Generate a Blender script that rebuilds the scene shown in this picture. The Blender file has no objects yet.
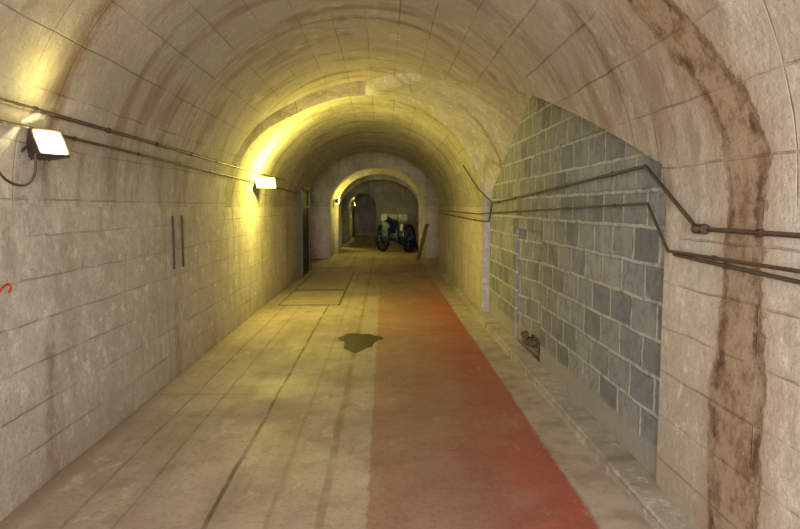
import bpy, math, random
from mathutils import Vector, Matrix
random.seed(3)
S=bpy.context.scene
S.view_settings.view_transform='Standard'
S.view_settings.look='None'
col=S.collection
# ---------------------------------------------------------------- node helper
class NT:
    def __init__(s,name):
        s.m=bpy.data.materials.new(name); s.m.use_nodes=True
        s.t=s.m.node_tree; s.b=s.t.nodes['Principled BSDF']; s.pos=None
    def n(s,ty,**k):
        a=s.t.nodes.new(ty)
        for q,v in k.items(): setattr(a,q,v)
        return a
    def put(s,sock,v):
        if isinstance(v,bpy.types.NodeSocket): s.t.links.new(v,sock)
        elif isinstance(v,(tuple,list)): sock.default_value=tuple(v)+((1,) if len(v)==3 and sock.type=='RGBA' else ())
        else: sock.default_value=v
    def math(s,op,a,b=0.0,c=0.0,clamp=False):
        m=s.n('ShaderNodeMath',operation=op,use_clamp=clamp)
        s.put(m.inputs[0],a); s.put(m.inputs[1],b); s.put(m.inputs[2],c); return m.outputs[0]
    def P(s):
        if s.pos is None:
            g=s.n('ShaderNodeNewGeometry'); q=s.n('ShaderNodeSeparateXYZ')
            s.t.links.new(g.outputs['Position'],q.inputs[0]); s.pos=(g.outputs['Position'],q.outputs)
        return s.pos
    def noise(s,scale,detail=4,rough=.55,vec=None,stretch=None):
        a=s.n('ShaderNodeTexNoise'); a.inputs['Scale'].default_value=scale
        a.inputs['Detail'].default_value=detail; a.inputs['Roughness'].default_value=rough
        v=vec if vec is not None else s.P()[0]
        if stretch:
            mp=s.n('ShaderNodeMapping'); s.put(mp.inputs['Vector'],v); mp.inputs['Scale'].default_value=stretch; v=mp.outputs[0]
        s.put(a.inputs['Vector'],v); return a.outputs['Fac']
    def ramp(s,f,a,b,lo=0.,hi=1.):
        m=s.n('ShaderNodeMapRange',interpolation_type='SMOOTHSTEP')
        s.put(m.inputs[0],f); m.inputs[1].default_value=a; m.inputs[2].default_value=b
        m.inputs[3].default_value=lo; m.inputs[4].default_value=hi; return m.outputs[0]
    def mix(s,f,a,b,mode='MIX'):
        m=s.n('ShaderNodeMix',data_type='RGBA',blend_type=mode)
        s.put(m.inputs[0],f); s.put(m.inputs[6],a); s.put(m.inputs[7],b); return m.outputs[2]
    def bump(s,h,st=.3,d=.02):
        b=s.n('ShaderNodeBump'); b.inputs['Strength'].default_value=st; b.inputs['Distance'].default_value=d
        s.put(b.inputs['Height'],h); s.t.links.new(b.outputs[0],s.b.inputs['Normal'])
    def fin(s,c,r=.8,metal=0.):
        s.put(s.b.inputs['Base Color'],c); s.put(s.b.inputs['Roughness'],r); s.put(s.b.inputs['Metallic'],metal)
        return s.m
def lin(r,g,b): 
    f=lambda c:((c/255+.055)/1.055)**2.4 if c/255>.04045 else c/255/12.92
    return (f(r),f(g),f(b))
def concrete(name,base,dark,brown,bw,bh,line,rust=False,off=0.5,brn=.5,tint=.3,mott=1.0):
    t=NT(name); uv=t.n('ShaderNodeUVMap').outputs[0]
    x,y,z=t.P()[1]
    n1=t.noise(.9,5,.6); n2=t.noise(4,6,.65); n3=t.noise(22,5,.7); n4=t.noise(9,7,.75)
    c=t.mix(t.math('MULTIPLY',t.ramp(n1,.38,.62),.9*mott),base,dark)
    c=t.mix(t.math('MULTIPLY',t.ramp(n2,.48,.66),.8*mott),c,dark)
    c=t.mix(t.math('MULTIPLY',t.ramp(n4,.48,.34),.75),c,tuple(min(1,q*1.3) for q in base))
    c=t.mix(t.math('MULTIPLY',t.ramp(n4,.53,.66),.45),c,tuple(q*.55 for q in base))
    c=t.mix(t.math('MULTIPLY',t.ramp(n3,.42,.66),.5*mott),c,tuple(q*.62 for q in base))
    st=t.noise(1.4,6,.65,vec=uv,stretch=(2.2,.5,1))
    if rust:   # darker and browner towards the crown, continuous from wall to vault
        gr=t.ramp(t.math('ADD',z,t.math('MULTIPLY',n1,.9)),1.5,3.0)
        c=t.mix(t.math('MULTIPLY',gr,.6),c,lin(164,153,136))
        stf=t.math('MULTIPLY',t.ramp(st,.49,.66),t.math('ADD',.34,t.math('MULTIPLY',gr,.46)))
        c=t.mix(stf,c,brown)
        # white lime blooms on the vault
        c=t.mix(t.math('MULTIPLY',t.math('MULTIPLY',t.ramp(t.noise(2.6,7,.75),.56,.66),gr),.45),c,lin(220,214,202))
    else:
        c=t.mix(t.math('MULTIPLY',t.ramp(st,.50,.70),brn),c,brown)
    bl=t.noise(60,3,.6)
    c=t.mix(t.math('MULTIPLY',t.ramp(bl,.58,.68),.55*mott),c,tuple(q*.35 for q in base))
    br=t.n('ShaderNodeTexBrick'); br.offset=off
    wob=t.n('ShaderNodeVectorMath',operation='ADD')
    cb=t.n('ShaderNodeCombineXYZ'); w=t.math('MULTIPLY',t.math('SUBTRACT',t.noise(3,3),.5),.03)
    t.put(cb.inputs[0],w); t.put(cb.inputs[1],w); t.put(wob.inputs[0],uv); t.put(wob.inputs[1],cb.outputs[0])
    t.put(br.inputs['Vector'],wob.outputs[0]); br.inputs['Scale'].default_value=1
    br.inputs['Brick Width'].default_value=bw; br.inputs['Row Height'].default_value=bh
    br.inputs['Mortar Size'].default_value=.007; br.inputs['Mortar Smooth'].default_value=.8
    lm=t.math('MULTIPLY',br.outputs['Fac'],t.ramp(t.noise(2.2,5,.7),.38,.60,.1,1.))
    br.inputs['Color1'].default_value=(1,1,1,1); br.inputs['Color2'].default_value=(.80,.79,.78,1); br.inputs['Mortar'].default_value=(.9,.9,.9,1)
    c=t.mix(tint,c,br.outputs['Color'],'MULTIPLY')
    c=t.mix(t.math('MULTIPLY',lm,line),c,tuple(q*.3 for q in base))
    h=t.math('ADD',t.math('MULTIPLY',n3,.6),t.math('MULTIPLY',lm,-.6)); h=t.math('ADD',h,t.math('MULTIPLY',n2,.7)); h=t.math('ADD',h,t.math('MULTIPLY',n4,.6))
    jy=t.math('ABSOLUTE',t.math('SUBTRACT',t.math('FRACT',t.math('DIVIDE',t.math('ADD',y,t.math('MULTIPLY',w,2.)),2.3)),.63))
    jw=t.math('MULTIPLY',t.ramp(t.math('ADD',jy,t.math('MULTIPLY',t.math('SUBTRACT',n2,.5),.12)),.0,.05,1,0),t.ramp(t.noise(1.1,5,.7),.43,.58))
    c=t.mix(t.math('MULTIPLY',jw,.55),c,lin(112,86,62))
    jl=t.math('MULTIPLY',t.ramp(jy,.0,.005,1,0),t.ramp(z,1.5,1.9))
    c=t.mix(t.math('MULTIPLY',jl,.55),c,lin(70,54,40))
    if rust:
        ft=t.ramp(t.math('ADD',z,t.math('MULTIPLY',n2,.5)),.25,.85,1,0)
        c=t.mix(t.math('MULTIPLY',ft,.42),c,brown)
        yc=t.math('ADD',2.63,t.math('MULTIPLY',t.ramp(z,1.75,2.75),.44))
        yc=t.math('ADD',yc,t.math('MULTIPLY',t.math('SUBTRACT',t.noise(1.3,2),.5),.12))
        d=t.math('ABSOLUTE',t.math('SUBTRACT',y,yc))
        wn=t.math('MULTIPLY',t.math('SUBTRACT',t.noise(4,8,.78),.5),.26)
        d=t.math('ADD',d,wn)
        d=t.math('ADD',d,t.ramp(z,.5,1.6,-.07,-.01))
        inx=t.math('GREATER_THAN',x,.2)
        halo=t.math('MULTIPLY',t.ramp(d,.12,.30,1,0),inx)
        c=t.mix(t.math('MULTIPLY',halo,.45),c,lin(168,134,102))
        band=t.math('MULTIPLY',t.ramp(d,.115,.15,1,0),inx)
        edge=t.math('MULTIPLY',t.ramp(t.math('ABSOLUTE',t.math('SUBTRACT',d,.10)),.0,.045,1,0),inx)
        c=t.mix(t.math('MULTIPLY',band,.85),c,t.mix(t.ramp(n4,.44,.62),lin(164,144,122),lin(122,92,68)))
        c=t.mix(t.math('MULTIPLY',edge,t.ramp(t.noise(4,6,.7),.42,.58,.1,.9)),c,lin(80,50,32))
        h=t.math('ADD',h,t.math('MULTIPLY',band,-.8))
    t.bump(h,.75,.017)
    return t.fin(c,.9)
WB,WD,WN=lin(212,206,196),lin(184,175,163),lin(144,123,102)
M_wall=concrete('concrete_wall',WB,WD,WN,5.0,.24,.38,True,tint=.3,mott=.85)
M_vault=concrete('concrete_vault',WB,WD,WN,1.15,.3,.5,True,off=.0,tint=.4,mott=.95)
M_far=concrete('concrete_far',lin(198,194,176),lin(160,153,134),lin(118,104,80),.9,.32,.75,False,brn=.6,tint=.45)
M_ring=concrete('concrete_ring',lin(170,160,142),lin(136,125,106),lin(106,86,66),.6,.32,.4,False,brn=.6)
M_patch=concrete('concrete_splay',lin(196,192,182),lin(162,156,146),lin(132,117,99),1.5,.35,.25,False,brn=.6)
def simple(name,c,r=.5,metal=0.,var=.3,scale=20):
    t=NT(name); n=t.noise(scale,4)
    cc=t.mix(t.ramp(n,.35,.7),c,tuple(x*(1-var) for x in c)); t.bump(n,.15,.004)
    return t.fin(cc,r,metal)
M_steel=simple('dark_painted_steel',lin(72,62,56),.5,.3)
M_cable=simple('cable_brown',lin(84,70,62),.6,.1)
M_gun=simple('gun_blue_paint',lin(34,68,104),.5,.1)
M_gund=simple('gun_dark_iron',lin(22,32,50),.5,.3)
M_wood=simple('weathered_wood',lin(120,92,62),.8,0,.5,9)
M_white=simple('white_enamel',lin(225,225,215),.4,0,.1)
M_door=simple('rusty_door_steel',lin(66,58,50),.6,.3,.5)
M_rubble=simple('stone_rubble',lin(112,88,70),.9,0,.5)
def emis(name,c,st):
    t=NT(name); n=t.noise(30,2)
    t.put(t.b.inputs['Emission Color'],t.mix(n,c,tuple(min(1,x*1.05) for x in c))); t.b.inputs['Emission Strength'].default_value=st
    return t.fin(c,.3)
M_em=emis('lamp_glass_glow',(1,.90,.50),3)
def blockmat():
    t=NT('grey_block_masonry'); uv=t.n('ShaderNodeUVMap').outputs[0]
    z=t.P()[1][2]
    br=t.n('ShaderNodeTexBrick'); br.offset=.5
    wob=t.n('ShaderNodeVectorMath',operation='ADD'); cb=t.n('ShaderNodeCombineXYZ')
    t.put(cb.inputs[0],t.math('MULTIPLY',t.math('SUBTRACT',t.noise(6,3),.5),.05)); t.put(cb.inputs[1],t.math('MULTIPLY',t.math('SUBTRACT',t.noise(5,3),.5),.03))
    t.put(wob.inputs[0],uv); t.put(wob.inputs[1],cb.outputs[0]); t.put(br.inputs['Vector'],wob.outputs[0])
    br.inputs['Scale'].default_value=1; br.inputs['Brick Width'].default_value=.37; br.inputs['Row Height'].default_value=.212
    br.inputs['Mortar Size'].default_value=.018; br.inputs['Mortar Smooth'].default_value=.6; br.inputs['Bias'].default_value=-.1
    br.inputs['Color1'].default_value=(*lin(120,125,131),1); br.inputs['Color2'].default_value=(*lin(162,166,170),1)
    br.inputs['Mortar'].default_value=(*lin(190,192,191),1)
    n=t.noise(14,6,.7); n2=t.noise(2,4)
    c=t.mix(t.math('MULTIPLY',t.ramp(n,.43,.66),.6),br.outputs['Color'],lin(98,102,106))
    c=t.mix(t.math('MULTIPLY',t.ramp(n2,.45,.7),.4),c,lin(172,174,174))
    low=t.ramp(t.math('ADD',z,t.math('MULTIPLY',n2,.08)),.27,.31,1,0)
    c=t.mix(low,c,t.mix(n,lin(174,171,166),lin(146,142,138)))
    h=t.math('ADD',t.math('MULTIPLY',br.outputs['Fac'],t.math('MULTIPLY',t.math('SUBTRACT',1.0,low),-1.0)),t.math('MULTIPLY',n,1.0))
    t.bump(h,.7,.014)
    return t.fin(c,.9)
M_block=blockmat()
def floormat():
    t=NT('tunnel_floor_concrete'); x,y,z=t.P()[1]
    n1=t.noise(.8,5,.6); n2=t.noise(4,6,.65); n3=t.noise(30,4,.7); ns=t.noise(1.2,5,.6,stretch=(3,.35,1))
    c=t.mix(t.ramp(n1,.35,.65),lin(186,173,158),lin(162,148,132))
    c=t.mix(t.math('MULTIPLY',t.ramp(ns,.45,.7),.6),c,lin(142,124,106))
    c=t.mix(t.math('MULTIPLY',t.ramp(n3,.5,.7),.5),c,lin(118,102,88))
    c=t.mix(t.math('MULTIPLY',t.ramp(n2,.5,.68),.5),c,lin(136,120,103))
    c=t.mix(t.math('MULTIPLY',t.ramp(t.noise(2.3,7,.75,stretch=(1.6,.8,1)),.56,.66),.5),c,lin(210,200,186))
    wob=t.math('MULTIPLY',t.math('SUBTRACT',t.noise(1.5,4),.5),.05)
    xw=t.math('ADD',x,wob)
    def line(x0,w,c,colr,k):
        d=t.math('ABSOLUTE',t.math('SUBTRACT',xw,x0))
        m=t.math('MULTIPLY',t.ramp(d,w*.4,w,1,0),t.math('MULTIPLY',t.ramp(t.noise(3,4),.35,.55,.35,1),k))
        return t.mix(m,c,colr)
    c=line(-1.62,.016,c,lin(96,78,62),.5)
    c=line(-1.36,.013,c,lin(96,78,62),.45)
    c=line(-.91,.020,c,lin(76,60,46),.8)
    c=line(-.60,.02,c,lin(120,98,78),.35)
    c=line(-.33,.035,c,lin(112,92,72),.5)
    jt=t.math('ABSOLUTE',t.math('SUBTRACT',t.math('FRACT',t.math('DIVIDE',t.math('ADD',y,wob),3.6)),.5))
    jm=t.math('MULTIPLY',t.ramp(jt,.0,.005,1,0),t.math('LESS_THAN',x,-.91))
    c=t.mix(t.math('MULTIPLY',jm,.4),c,lin(90,74,58))
    e=t.math('MULTIPLY',t.math('SUBTRACT',t.noise(7,5,.7),.5),.07)
    xr=t.math('ADD',x,e)
    m=t.math('MULTIPLY',t.ramp(xr,-.10,-.08),t.ramp(xr,1.06,1.10,1,0))
    m=t.math('MULTIPLY',m,t.ramp(y,9,17,1,.15))
    strong=t.ramp(t.math('ADD',x,t.math('MULTIPLY',t.math('SUBTRACT',t.noise(1.4,6,.7),.5),2.2)),.2,1.1,.62,.96)
    rc=t.mix(t.ramp(x,.3,1.05),lin(150,96,80),lin(172,86,70))
    rc=t.mix(t.math('MULTIPLY',t.ramp(n2,.4,.7),.6),rc,lin(140,84,70))
    rc=t.mix(t.math('MULTIPLY',t.ramp(n3,.45,.7),.5),rc,lin(108,70,58))
    c=t.mix(t.math('MULTIPLY',m,strong),c,rc)
    wear=t.math('MULTIPLY',t.ramp(t.noise(6,8,.8,stretch=(1,.5,1)),.57,.65),m)
    c=t.mix(t.math('MULTIPLY',wear,.5),c,lin(184,156,138))
    g=t.ramp(x,1.08,1.11)
    c=t.mix(t.math('MULTIPLY',g,.75),c,t.mix(t.ramp(n2,.4,.65),lin(188,176,164),lin(156,141,127)))
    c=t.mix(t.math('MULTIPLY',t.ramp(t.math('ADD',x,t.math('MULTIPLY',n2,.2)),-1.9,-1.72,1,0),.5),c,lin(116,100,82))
    t.bump(t.math('ADD',n2,t.math('MULTIPLY',n3,.4)),.4,.01)
    return t.fin(c,t.ramp(n1,.3,.7,.5,.75))
M_floor=floormat()
# ---------------------------------------------------------------- mesh builder
import bmesh
class B:
    def __init__(s): s.v=[];s.f=[];s.uv=[]
    def quad(s,ps,uv):
        i=len(s.v); s.v+= [tuple(p) for p in ps]; s.f.append(tuple(range(i,i+len(ps)))); s.uv+=list(uv)
    def grid(s,A,ua):
        for i in range(len(A)-1):
            for j in range(len(A[0])-1):
                s.quad([A[i][j],A[i][j+1],A[i+1][j+1],A[i+1][j]],[ua[i][j],ua[i][j+1],ua[i+1][j+1],ua[i+1][j]])
    def make(s,name,mat,smooth=False,weld=True,ang=32):
        me=bpy.data.meshes.new(name); me.from_pydata(s.v,[],s.f)
        l=me.uv_layers.new(name='UVMap')
        for i,u in enumerate(s.uv): l.data[i].uv=u
        me.materials.append(mat); o=bpy.data.objects.new(name,me); col.objects.link(o)
        if weld:
            bm=bmesh.new(); bm.from_mesh(me); bmesh.ops.remove_doubles(bm,verts=bm.verts,dist=.0005); bm.to_mesh(me); bm.free()
        if smooth:
            for p in me.polygons: p.use_smooth=True
            try: me.set_sharp_from_angle(angle=math.radians(ang))
            except Exception: pass
        return o
NA=48
def arc(xl,xr,zc,y,zs=1.6):
    cx=(xl+xr)/2; a=(xr-xl)/2; out=[]
    for i in range(NA+1):
        t=math.pi*i/NA; out.append(Vector((cx+a*math.cos(t), y(t) if callable(y) else y, zs+(zc-zs)*math.sin(t))))
    return out
def interp(tab,v):
    if v<=tab[0][0]: return tab[0][1]
    for (a,b),(c,d) in zip(tab,tab[1:]):
        if v<=c: 
            k=(v-a)/(c-a); return b+(d-b)*k
    return tab[-1][1]
XL,XR=-1.96,1.5
GT=[(0,3.38),(7.3,3.40),(17.2,4.2),(33,5.45),(45,6.45),(58.8,7.6),(75,8.5),(90,9.0),(110,9.05),(125,8.9),(142,8.35),(162,8.0),(180,7.95)]
G=lambda t:interp(GT,math.degrees(t))
ceil=B(); wl=B(); wr=B(); far=B(); spl=B(); rng=B()
def vaultgrid(bld,a0,a1,ny,r=1.7):
    A=[];U=[]
    for k in range(ny+1):
        row=[];ur=[]
        for i in range(NA+1):
            p=a0[i].lerp(a1[i],k/ny); row.append(p); ur.append((p.y,1.6+r*math.pi*i/NA))
        A.append(row);U.append(ur)
    bld.grid(A,U)
endA=arc(XL,XR,3.33,G)
vaultgrid(ceil,arc(XL,XR,3.33,-7),endA,6)
startB=arc(XL,1.42,3.17,lambda t: 9.2 if t<math.pi/2 else G(t)+.22)
endB=arc(XL,1.42,3.0,16.4)
vaultgrid(far,startB,endB,6)
h=NA//2
for i in range(h,NA):
    rng.quad([endA[i],endA[i+1],startB[i+1],startB[i]],[(p.x,p.z) for p in (endA[i],endA[i+1],startB[i+1],startB[i])])
def wall(b,x,y0,y1,z0,z1):
    b.quad([(x,y0,z0),(x,y1,z0),(x,y1,z1),(x,y0,z1)],[(y0,z0),(y1,z0),(y1,z1),(y0,z1)])
wall(wl,XL,-7,16.4,0,1.6)
wall(wr,XR,-7,3.38,0,1.6)
wall(wr,1.42,9.2,16.4,0,1.6)
wr.quad([(1.42,9.2,0),(1.60,9.2,0),(1.60,9.2,1.65),(1.42,9.2,1.65)],[(0,0),(.2,0),(.2,1.65),(0,1.65)])
wr.quad([(XR,3.38,0),(1.6,3.38,0),(1.6,3.38,1.85),(XR,3.38,1.85)],[(0,0),(.1,0),(.1,1.85),(0,1.85)])
XB=1.53
Q=[(9.2,1.62),(9.06,1.84),(8.65,1.99),(8.3,2.14),(7.6,2.44),(7.1,2.62),(6.67,2.77),(6.3,2.88),(5.7,2.90),(5.2,2.80),(4.8,2.66),(4.0,2.27),(3.6,2.0),(3.38,1.80)]
def Qp(s):
    L=[0]
    for a,b in zip(Q,Q[1:]): L.append(L[-1]+math.dist(a,b))
    d=s*L[-1]
    for i in range(len(Q)-1):
        if d<=L[i+1]+1e-9:
            k=(d-L[i])/(L[i+1]-L[i]); return Vector((XB,Q[i][0]+(Q[i+1][0]-Q[i][0])*k,Q[i][1]+(Q[i+1][1]-Q[i][1])*k))
    return Vector((XB,*Q[-1]))
Pc=startB[:h+1]; P2=endA[:h+1][::-1]
NQ=10
Pl=Pc+[Pc[-1].lerp(P2[0],k/3) for k in (1,2)]+P2
nC=len(Pc)+2
A=[];U=[]
for i,pp in enumerate(Pl):
    s=.56*i/(nC-1) if i<nC else .56+.44*(i-nC+1)/(len(Pl)-nC)
    q=Qp(min(1,s)); row=[];ur=[]
    k1=min(1,i/6)*min(1,max(.0,(len(Pl)-i)/28))
    for k in range(NQ+1):
        f=k/NQ; p=pp.lerp(q,f)+Vector((0,0,math.sin(math.pi*f)*.10*k1))
        row.append(p); ur.append((p.y+f,p.z+p.x))
    A.append(row);U.append(ur)
spl.grid(A,U)
def ringface(b,a,c):
    for i in range(NA):
        b.quad([a[i],a[i+1],c[i+1],c[i]],[(p.x,p.z) for p in (a[i],a[i+1],c[i+1],c[i])])
c0=arc(-2.7,1.75,3.3,16.4); c1=arc(-2.7,1.75,3.3,20.0)
ringface(far,endB,c0); vaultgrid(far,c0,c1,3)
d0=arc(-1.68,1.30,2.84,20.0); ringface(far,c1,d0)
d1=arc(-1.68,1.30,2.84,21.8); vaultgrid(far,d0,d1,3)
d2=arc(-1.55,1.20,2.72,21.8); ringface(far,d1,d2); d3=arc(-1.55,1.20,2.72,22.2); vaultgrid(far,d2,d3,1)
e0=arc(-2.0,1.6,2.95,22.2); ringface(far,d3,e0); e1=arc(-2.0,1.6,2.95,25.0); vaultgrid(far,e0,e1,2)
f0=arc(-1.66,1.34,2.66,25.0); ringface(far,e1,f0); f1=arc(-1.66,1.34,2.66,25.5); vaultgrid(far,f0,f1,1)
g0=arc(-2.4,2.2,3.0,25.5); ringface(far,f1,g0); g1=arc(-2.4,2.2,3.0,29.5); vaultgrid(far,g0,g1,2)
def lowring(y,xa,xb,b):
    b.quad([(xa,y,0),(xb,y,0),(xb,y,1.6),(xa,y,1.6)],[(xa,0),(xb,0),(xb,1.6),(xa,1.6)])
for (b,xs) in ((wl,[(XL,16.4,-2.7),(-2.7,20,-1.68),(-1.68,21.8,-1.55),(-1.55,22.2,-2.0),(-2.0,25,-1.66),(-1.66,25.5,-2.4)]),(wr,[(1.42,16.4,1.75),(1.75,20,1.30),(1.30,21.8,1.20),(1.20,22.2,1.6),(1.6,25,1.34),(1.34,25.5,2.2)])):
    for k,(xa,y,xb) in enumerate(xs):
        lowring(y,xa,xb,b); wall(b,xb,y,xs[k+1][1] if k+1<len(xs) else 29.5,0,1.6)
ox0,ox1,oz,os_=-1.62,-.35,2.25,1.6
oa=[Vector((p.x,29.5,p.z)) for p in arc(ox0,ox1,oz,29.5,os_)]
wb=B()
def Qd(x0,x1,z0,z1): wb.quad([(x0,29.5,z0),(x1,29.5,z0),(x1,29.5,z1),(x0,29.5,z1)],[(x0,z0),(x1,z0),(x1,z1),(x0,z1)])
Qd(-2.5,ox0,0,3.1); Qd(ox1,2.3,0,3.1)
for a,b in zip(oa,oa[1:]): wb.quad([a,b,(b.x,29.5,3.1),(a.x,29.5,3.1)],[(a.x,a.z),(b.x,b.z),(b.x,3.1),(a.x,3.1)])
oa2=[Vector((p.x,36,p.z)) for p in oa]; vaultgrid(far,oa,oa2,3)
wall(wl,ox0,29.5,36,0,1.6); wall(wr,ox1,29.5,36,0,1.6)
wb.quad([(ox0,36,0),(ox1,36,0),(ox1,36,2.4),(ox0,36,2.4)],[(0,0),(1.3,0),(1.3,2.4),(0,2.4)])
wb.make('wall_back',M_far)
ceil.make('ceiling',M_vault,True); far.make('ceiling_far_vault',M_far,True); spl.make('ceiling_splay',M_patch,True,ang=70); rng.make('ceiling_arch_step',M_ring)
wl.make('wall_left',M_wall); wr.make('wall_right',M_wall)
fl=B(); fl.quad([(-2.8,-7,0),(2.3,-7,0),(2.3,36.1,0),(-2.8,36.1,0)],[(0,0)]*4); fl.make('floor',M_floor)
bk=B(); DY0,DY1,DZ=6.15,7.35,1.36
def qz(y): 
    t=sorted((a,b) for a,b in Q); return interp(t,y)
ys=sorted(set([3.38+ (9.2-3.38)*i/40 for i in range(41)]+[DY0,DY1]))
for a,b in zip(ys,ys[1:]):
    z0=DZ if (a>=DY0-1e-6 and b<=DY1+1e-6) else 0
    p=[(XB,a,z0),(XB,b,z0),(XB,b,qz(b)),(XB,a,qz(a))]; bk.quad(p,[(q[1],q[2]) for q in p])
dx,dx2=.20,.025      # recess is deep at the near side and dies out at the far side
p=[(XB+dx,DY0,0),(XB+dx2,DY1,0),(XB+dx2,DY1,DZ),(XB+dx,DY0,DZ)]; bk.quad(p,[(q[1]+.13,q[2]+.05) for q in p])
for yy,dd in ((DY0,dx),(DY1,dx2)):
    p=[(XB,yy,0),(XB+dd,yy,0),(XB+dd,yy,DZ),(XB,yy,DZ)]; bk.quad(p,[(q[0]*.9+.19,q[2]) for q in p])
p=[(XB,DY0,DZ),(XB,DY1,DZ),(XB+dx2,DY1,DZ),(XB+dx,DY0,DZ)]; bk.quad(p,[(q[1],q[0]) for q in p])
bk.make('wall_block_infill',M_block)
# ---------------------------------------------------------------- generic parts
def obj(name,bm,mat,parent=None,smooth=False):
    me=bpy.data.meshes.new(name); bm.to_mesh(me); bm.free(); me.materials.append(mat)
    if smooth:
        for p in me.polygons: p.use_smooth=True
        try: me.set_sharp_from_angle(angle=math.radians(40))
        except Exception: pass
    o=bpy.data.objects.new(name,me); col.objects.link(o); 
    if parent: o.parent=parent
    return o
def box(name,c,s,mat,parent=None,bev=.005,rot=None):
    bm=bmesh.new(); bmesh.ops.create_cube(bm,size=1); bmesh.ops.scale(bm,verts=bm.verts,vec=s)
    if bev: bmesh.ops.bevel(bm,geom=bm.edges[:],offset=bev,segments=2,affect='EDGES')
    if rot: bmesh.ops.rotate(bm,verts=bm.verts,matrix=rot)
    bmesh.ops.translate(bm,verts=bm.verts,vec=c); return obj(name,bm,mat,parent)
def lathe(name,prof,mat,parent,M,n=24):
    bm=bmesh.new(); rings=[]
    for r,z in prof: rings.append([bm.verts.new(M@Vector((r*math.cos(2*math.pi*i/n),r*math.sin(2*math.pi*i/n),z))) for i in range(n)])
    for a,b in zip(rings,rings[1:]):
        for i in range(n): bm.faces.new((a[i],a[(i+1)%n],b[(i+1)%n],b[i]))
    bm.faces.new(rings[0][::-1]); bm.faces.new(rings[-1]); return obj(name,bm,mat,parent,True)
def tube(name,pts,r,mat,parent=None,smooth=False):
    cu=bpy.data.curves.new(name,'CURVE'); cu.dimensions='3D'; cu.bevel_depth=r; cu.bevel_resolution=3; cu.use_fill_caps=True
    sp=cu.splines.new('BEZIER' if smooth else 'POLY')
    if smooth:
        sp.bezier_points.add(len(pts)-1)
        for b,p in zip(sp.bezier_points,pts): b.co=p; b.handle_left_type=b.handle_right_type='AUTO'
    else:
        sp.points.add(len(pts)-1)
        for b,p in zip(sp.points,pts): b.co=(*p,1)
    cu.materials.append(mat); o=bpy.data.objects.new(name,cu); col.objects.link(o)
    if parent: o.parent=parent
    return o
def empty(name,loc=(0,0,0),rz=0,rot=None):
    e=bpy.data.objects.new(name,None); e.location=loc; e.rotation_euler=rot or (0,0,rz); col.objects.link(e); e.empty_display_size=.1; return e
# ---- curb
cb=B()
prof=[(1.34,0),(1.345,.055),(1.36,.07),(1.53,.075)]
def strip(b,prof,y0,y1):
    for (a,c),(d,e) in zip(prof,prof[1:]): b.quad([(a,y0,c),(a,y1,c),(d,y1,e),(d,y0,e)],[(y0,a+c),(y1,a+c),(y1,d+e),(y0,d+e)])
strip(cb,[(x if x<1.5 else 1.5,z) for x,z in prof],-7,3.38); strip(cb,prof,3.38,9.2)
strip(cb,[(x if x<1.5 else 1.42,z) for x,z in prof],9.2,16.4)
cb.make('curb_right',M_patch)
# ---- floodlights
def lamp(loc,rot,power,colr=(1,.86,.35),emsize=(.30,.13)):
    e=empty('floodlight',loc,rot=rot)
    bm=bmesh.new(); w,hh=emsize[0]/2+.02,emsize[1]/2+.02
    fr=[(-w,-.05,-hh),(w,-.05,-hh),(w,-.05,hh),(-w,-.05,hh)]; bkv=[(-w*.7,.05,-hh*.55),(w*.7,.05,-hh*.55),(w*.7,.05,hh*.55),(-w*.7,.05,hh*.55)]
    V=[bm.verts.new(p) for p in fr+bkv]
    for f in ((4,5,6,7),(0,1,5,4),(1,2,6,5),(2,3,7,6),(3,0,4,7)): bm.faces.new([V[i] for i in f])
    obj('housing',bm,M_steel,e)
    for nm,c,s in (('rim_top',(0,-.055,hh-.006),(2*w,.02,.014)),('rim_bottom',(0,-.055,-hh+.006),(2*w,.02,.014)),('rim_left',(-w+.006,-.055,0),(.014,.02,2*hh)),('rim_right',(w-.006,-.055,0),(.014,.02,2*hh))):
        box(nm,c,s,M_steel,e,.003)
    bm=bmesh.new(); V=[bm.verts.new(p) for p in ((-w+.012,-.052,-hh+.012),(w-.012,-.052,-hh+.012),(w-.012,-.052,hh-.012),(-w+.012,-.052,hh-.012))]; bm.faces.new(V)
    obj('glass',bm,M_em,e)
    tube('bracket',[(-w-.01,-.0,0),(-w-.012,.09,0),(w+.012,.09,0),(w+.01,0,0)],.008,M_steel,e)
    for k in range(5): box('fin_%d'%k,((k-2)*w*.28,.055,0),(.006,.03,hh*1.0),M_steel,e,.001)
    L=bpy.data.lights.new('lamp_light','AREA'); L.shape='RECTANGLE'; L.size=emsize[0]; L.size_y=emsize[1]; L.energy=power; L.color=colr
    lo=bpy.data.objects.new('lamp_light',L); lo.location=(0,-.075,0); lo.rotation_euler=(math.radians(90),0,0)
    col.objects.link(lo); lo.parent=e
    return e
Y=(1,.84,.16)
l1=lamp((-1.85,3.58,1.92),(math.radians(-28),0,math.radians(62)),9,(1,.9,.5),(.14,.12))
l2=lamp((-1.80,9.7,1.95),(math.radians(-12),0,math.radians(42)),60,Y)
l3=lamp((-1.55,21.4,1.8),(0,0,math.radians(90)),120,Y)
l4=lamp((-1.60,25.75,1.85),(0,0,math.radians(120)),260,Y,(.2,.1))  # floodlight added to brighten the end chamber
l5=lamp((-2.58,18.2,2.0),(0,0,math.radians(90)),150,(1,.90,.34))  # unseen floodlight added behind the arch rim to light the wide chamber
l6=lamp((-1.50,31.5,1.75),(0,0,math.radians(90)),160,Y,(.2,.1))  # lamp added in the passage beyond so the back opening glows
l7=lamp((-1.88,23.0,1.85),(0,0,math.radians(90)),110,Y,(.2,.1))
def point(name,loc,p,c,r=.08):
    L=bpy.data.lights.new(name,'POINT'); L.energy=p; L.color=c; L.shadow_soft_size=r
    o=bpy.data.objects.new(name,L); o.location=loc; col.objects.link(o); return o
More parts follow.
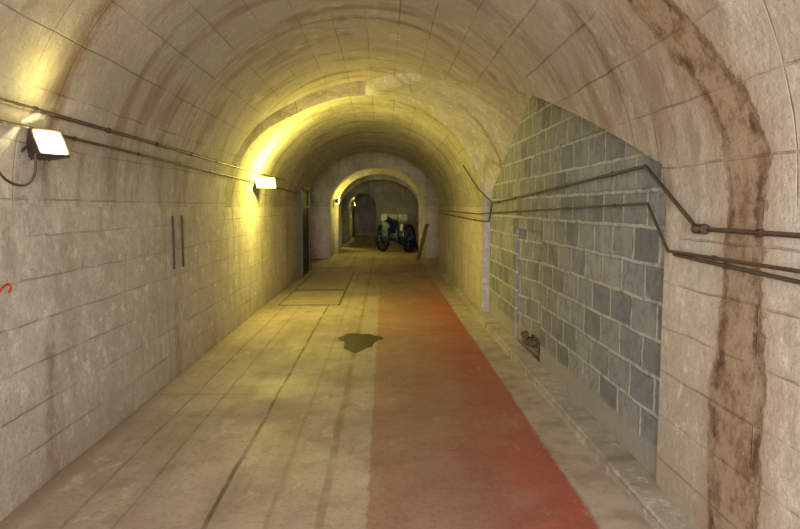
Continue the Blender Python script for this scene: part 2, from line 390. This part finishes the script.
def spill(e,name,loc,p,c,r=.04):
    o=point(name,loc,p,c,r); o.parent=e
spill(l1,'bulb_spill',(0,-.34,.16),3.0,(1,.88,.22))
spill(l2,'bulb_spill',(.16,-.42,.0),140,Y)
spill(l3,'bulb_spill',(0,-.3,.1),30,Y)
# ---- conduits
def clamps(par,pts,r,step=.8):
    k=0
    for a,b in zip(pts,pts[1:]):
        a=Vector(a);b=Vector(b);L=(b-a).length
        if L<step: continue
        n=int(L/step); q=(b-a).to_track_quat('Z','Y').to_matrix().to_4x4()
        for i in range(n):
            p=a.lerp(b,(i+.5)/n); M=Matrix.Translation(p)@q
            lathe('clamp_%d'%k,[(r*1.3,-.018),(r*1.55,-.01),(r*1.55,.01),(r*1.3,.018)],M_steel,par,M,10); k+=1
def run(name,pts,r,mat=M_cable,step=.9):
    e=empty(name,(0,0,0)); tube('pipe',pts,r,mat,e); clamps(e,pts,r,step); return e
run('cable_conduit',[(-1.87,-6,2.13),(-1.87,4,2.12),(-1.87,9.6,2.10),(-1.87,14.5,2.11)],.012)
run('cable_conduit',[(-1.885,-6,2.03),(-1.885,3.5,2.02),(-1.885,9.6,1.96),(-1.9,14.5,1.9)],.009)
run('cable_conduit',[(1.46,-6,1.5),(1.46,2.95,1.5),(1.48,3.62,1.83),(1.49,8.8,1.65),(1.47,8.95,1.40),(1.38,9.25,1.40),(1.385,16.3,1.45)],.0105)
run('cable_conduit',[(1.46,-6,1.375),(1.46,3.25,1.375),(1.49,3.6,1.62),(1.49,8.8,1.52),(1.38,9.3,1.50),(1.385,16.3,1.52)],.008)
run('cable_conduit',[(1.47,-6,1.33),(1.47,2.2,1.335),(1.47,3.2,1.36)],.009)
run('cable_conduit',[(1.49,8.8,1.66),(1.36,9.22,1.85),(1.15,9.35,2.2)],.010)
j=empty('junction_box',(1.45,2.9,1.5)); box('body',(0,0,0),(.045,.07,.045),M_steel,j,.01); lathe('gland',[(.018,-.05),(.024,-.045),(.024,.045),(.018,.05)],M_steel,j,Matrix.Rotation(math.radians(90),4,'X'),12)
j=empty('junction_box',(-1.87,3.12,2.06)); box('body',(0,0,0),(.06,.09,.06),M_steel,j,.01); box('lid',(.035,0,0),(.012,.07,.045),M_steel,j,.004)
tube('hanging_cable',[(-1.86,3.10,2.05),(-1.82,3.04,1.95),(-1.84,3.12,1.78),(-1.83,3.28,1.71),(-1.83,3.42,1.76),(-1.84,3.47,1.88)],.007,M_cable,None,True)
for k,y in enumerate((5.98,6.25)):
    e=empty('wall_bracket_slot',(XL,y,1.27)); box('bar',(.008,0,0),(.016,.024,.50),M_steel,e,.004)
    for s in (-1,1): box('foot_%d'%(s+2),(.007,0,s*.2),(.018,.035,.03),M_steel,e,.004)
M_red=simple('red_paint',lin(190,50,35),.6)
tube('graffiti_mark',[(XL+.003,3.27,1.16),(XL+.003,3.31,1.19),(XL+.003,3.38,1.185),(XL+.003,3.36,1.155)],.005,M_red,None,True)
# ---- puddle
M_pud=simple('wet_patch',lin(58,46,34),.55,0,.4,8)
bm=bmesh.new(); vs=[]
for i in range(48):
    a=2*math.pi*i/48; r=1+.10*math.sin(3*a+1)+.05*math.sin(7*a)+.03*math.sin(11*a+2)
    vs.append(bm.verts.new((-.30+.25*r*math.cos(a)*(1.05 if math.sin(a)>0 else .8),7.6+.55*r*math.sin(a)*(.8 if math.sin(a)>0 else 1.1),.003)))
bm.faces.new(vs); obj('water_puddle',bm,M_pud)
# ---- cover plates in floor
M_plate=simple('floor_plate_concrete',lin(182,168,146),.7,.0,.2,4)
M_frame=simple('floor_plate_frame',lin(102,86,66),.6,.1,.3,6)
for k,(x0,x1,y0,y1) in enumerate(((-1.72,-.74,10.4,12.2),(-1.72,-.74,12.35,15.8))):
    e=empty('floor_cover_plate',((x0+x1)/2,(y0+y1)/2,0)); W_=x1-x0;H_=y1-y0; box('plate',(0,0,.003),(W_,H_,.006),M_plate,e,.002)
    for s in (-1,1):
        box('frame_x_%d'%(s+2),(s*W_/2,0,.004),(.025,H_,.008),M_frame,e,.002); box('frame_y_%d'%(s+2),(0,s*H_/2,.004),(W_,.05,.008),M_frame,e,.002)
# ---- steel door on left
e=empty('door_1',(XL,15.4,0))
box('leaf',(.05,0,1.0),(.05,1.3,1.95),M_door,e,.008)
for s in (-1,1): box('frame_side_%d'%(s+2),(.05,s*.70,1.02),(.12,.1,2.04),M_steel,e,.008)
box('frame_top',(.05,0,2.06),(.12,1.5,.1),M_steel,e,.008)
for z in (.4,1.0,1.6): box('rib_%d'%int(z*10),(.085,0,z),(.03,1.25,.06),M_steel,e,.004)
tube('handle',[(.08,-.5,1.1),(.14,-.5,1.1),(.14,-.38,1.1)],.012,M_steel,e)
# ---- rubble in niche
bm=bmesh.new()
for k in range(14):
    c=Vector((1.56+random.uniform(-.02,.05),6.5+random.uniform(-.25,.4),.11+random.uniform(0,.12)))
    r=bmesh.ops.create_icosphere(bm,subdivisions=2,radius=random.uniform(.025,.045))
    for v in r['verts']: v.co=v.co*random.uniform(.75,1.2)+c
obj('rubble_pile',bm,M_rubble)
# ---- field cannon
g=empty('field_cannon',(.42,22.9,0),math.radians(-28)); g.scale=(.95,.95,.95)
WR=.52
def wheel(nm,x):
    w=empty(nm,(x,0,WR)); w.parent=g
    M=Matrix.Rotation(math.radians(90),4,'Y')
    bm=bmesh.new(); n=40; secs=[(WR,-.04),(WR,.04),(WR-.08,.035),(WR-.08,-.035)]
    rings=[[bm.verts.new(M@Vector((r*math.cos(2*math.pi*i/n),r*math.sin(2*math.pi*i/n),z))) for r,z in secs] for i in range(n)]
    for i in range(n):
        a,b=rings[i],rings[(i+1)%n]
        for k in range(4): bm.faces.new((a[k],a[(k+1)%4],b[(k+1)%4],b[k]))
    obj('felloe',bm,M_gund,w)
    lathe('hub',[(.05,-.13),(.08,-.1),(.11,-.03),(.11,.03),(.08,.1),(.05,.13)],M_gun,w,M,20)
    for k in range(12):
        a=2*math.pi*k/12; d=Vector((0,math.cos(a),math.sin(a)))
        tube('spoke_%d'%k,[d*.08,d*(WR-.05)],.025,M_gund,w)
wheel('wheel_1',-.55); wheel('wheel_2',.55)
tube('axle',[(-.66,0,WR),(.66,0,WR)],.04,M_gund,g)
Mb=Matrix.Translation((0,.45,.86))@Matrix.Rotation(math.radians(72),4,'X')
lathe('barrel',[(.03,-.22),(.07,-.19),(.05,-.13),(.06,-.1),(.15,-.06),(.165,0),(.15,.05),(.145,.5),(.155,.52),(.155,.56),(.13,.58),(.105,1.25),(.12,1.28),(.11,1.34),(.14,1.42),(.135,1.46),(.06,1.46)],M_gun,g,Mb,28)
for s in (-1,1):
    bm=bmesh.new(); pts=[(-.35,.45),(-.30,.88),(.05,.98),(.35,.75),(1.5,.18),(1.75,.05),(1.5,.02),(.3,.38)]
    A=[bm.verts.new((s*.2-.025,y,z)) for y,z in pts]; C=[bm.verts.new((s*.2+.025,y,z)) for y,z in pts]
    bm.faces.new(A); bm.faces.new(C[::-1])
    for i in range(8): bm.faces.new((A[i],A[(i+1)%8],C[(i+1)%8],C[i]))
    bmesh.ops.recalc_face_normals(bm,faces=bm.faces[:]); obj('cheek_%d'%(s+2),bm,M_gun,g)
tube('trunnion',[(-.26,-.02,.95),(.26,-.02,.95)],.05,M_gund,g)
for yy,zz in ((.5,.5),(1.2,.2)): tube('crossbar_%d'%int(yy*10),[(-.2,yy,zz),(.2,yy,zz)],.03,M_gund,g)
T=Matrix.Rotation(math.radians(-10),3,'X')
box('shield_left',(-.36,-.14,1.0),(.40,.025,.84),M_gun,g,.004,T); box('shield_right',(.36,-.14,1.0),(.40,.025,.84),M_gun,g,.004,T)
box('shield_top',(0,-.10,1.33),(.34,.025,.16),M_gun,g,.004,T); box('shield_lower',(0,-.16,.62),(.34,.025,.2),M_gund,g,.004,T)
box('sight_plate',(.34,-.19,.92),(.11,.02,.24),M_white,g,.004,T)
e=empty('leaning_planks',(1.10,19.2,0))
for k in range(3): box('plank_%d'%k,(.02+k*.05,k*.18,.55),(.03,.14,1.12),M_wood,e,.004,Matrix.Rotation(math.radians(14),3,'Y'))
# ---------------------------------------------------------------- lights
L=bpy.data.lights.new('rear_fill_light','AREA'); L.shape='RECTANGLE'; L.size=3.0; L.size_y=2.6; L.energy=700; L.color=(1,.98,.96)  # unseen area light added behind the camera to fill the tunnel
o=bpy.data.objects.new('rear_fill_light',L); o.location=(-.2,-5.5,1.7); o.rotation_euler=(math.radians(90),0,0); col.objects.link(o)
point('camera_flash',(.05,-.05,1.75),115,(1,.98,.96),.06)
w=bpy.data.worlds.new('World'); S.world=w; w.use_nodes=True; w.node_tree.nodes['Background'].inputs[0].default_value=(.6,.62,.65,1); w.node_tree.nodes['Background'].inputs[1].default_value=.25
# ---------------------------------------------------------------- camera
cd=bpy.data.cameras.new('camera'); cam=bpy.data.objects.new('camera',cd); col.objects.link(cam)
F=640; cd.sensor_width=36; cd.lens=F*36/800; cd.clip_start=.02
cam.location=(0,0,1.6)
pitch=math.atan((264.5-207)/F); yaw=math.atan((400-384)/F)
cam.rotation_euler=(math.radians(90)-pitch,0,-yaw)
S.camera=cam
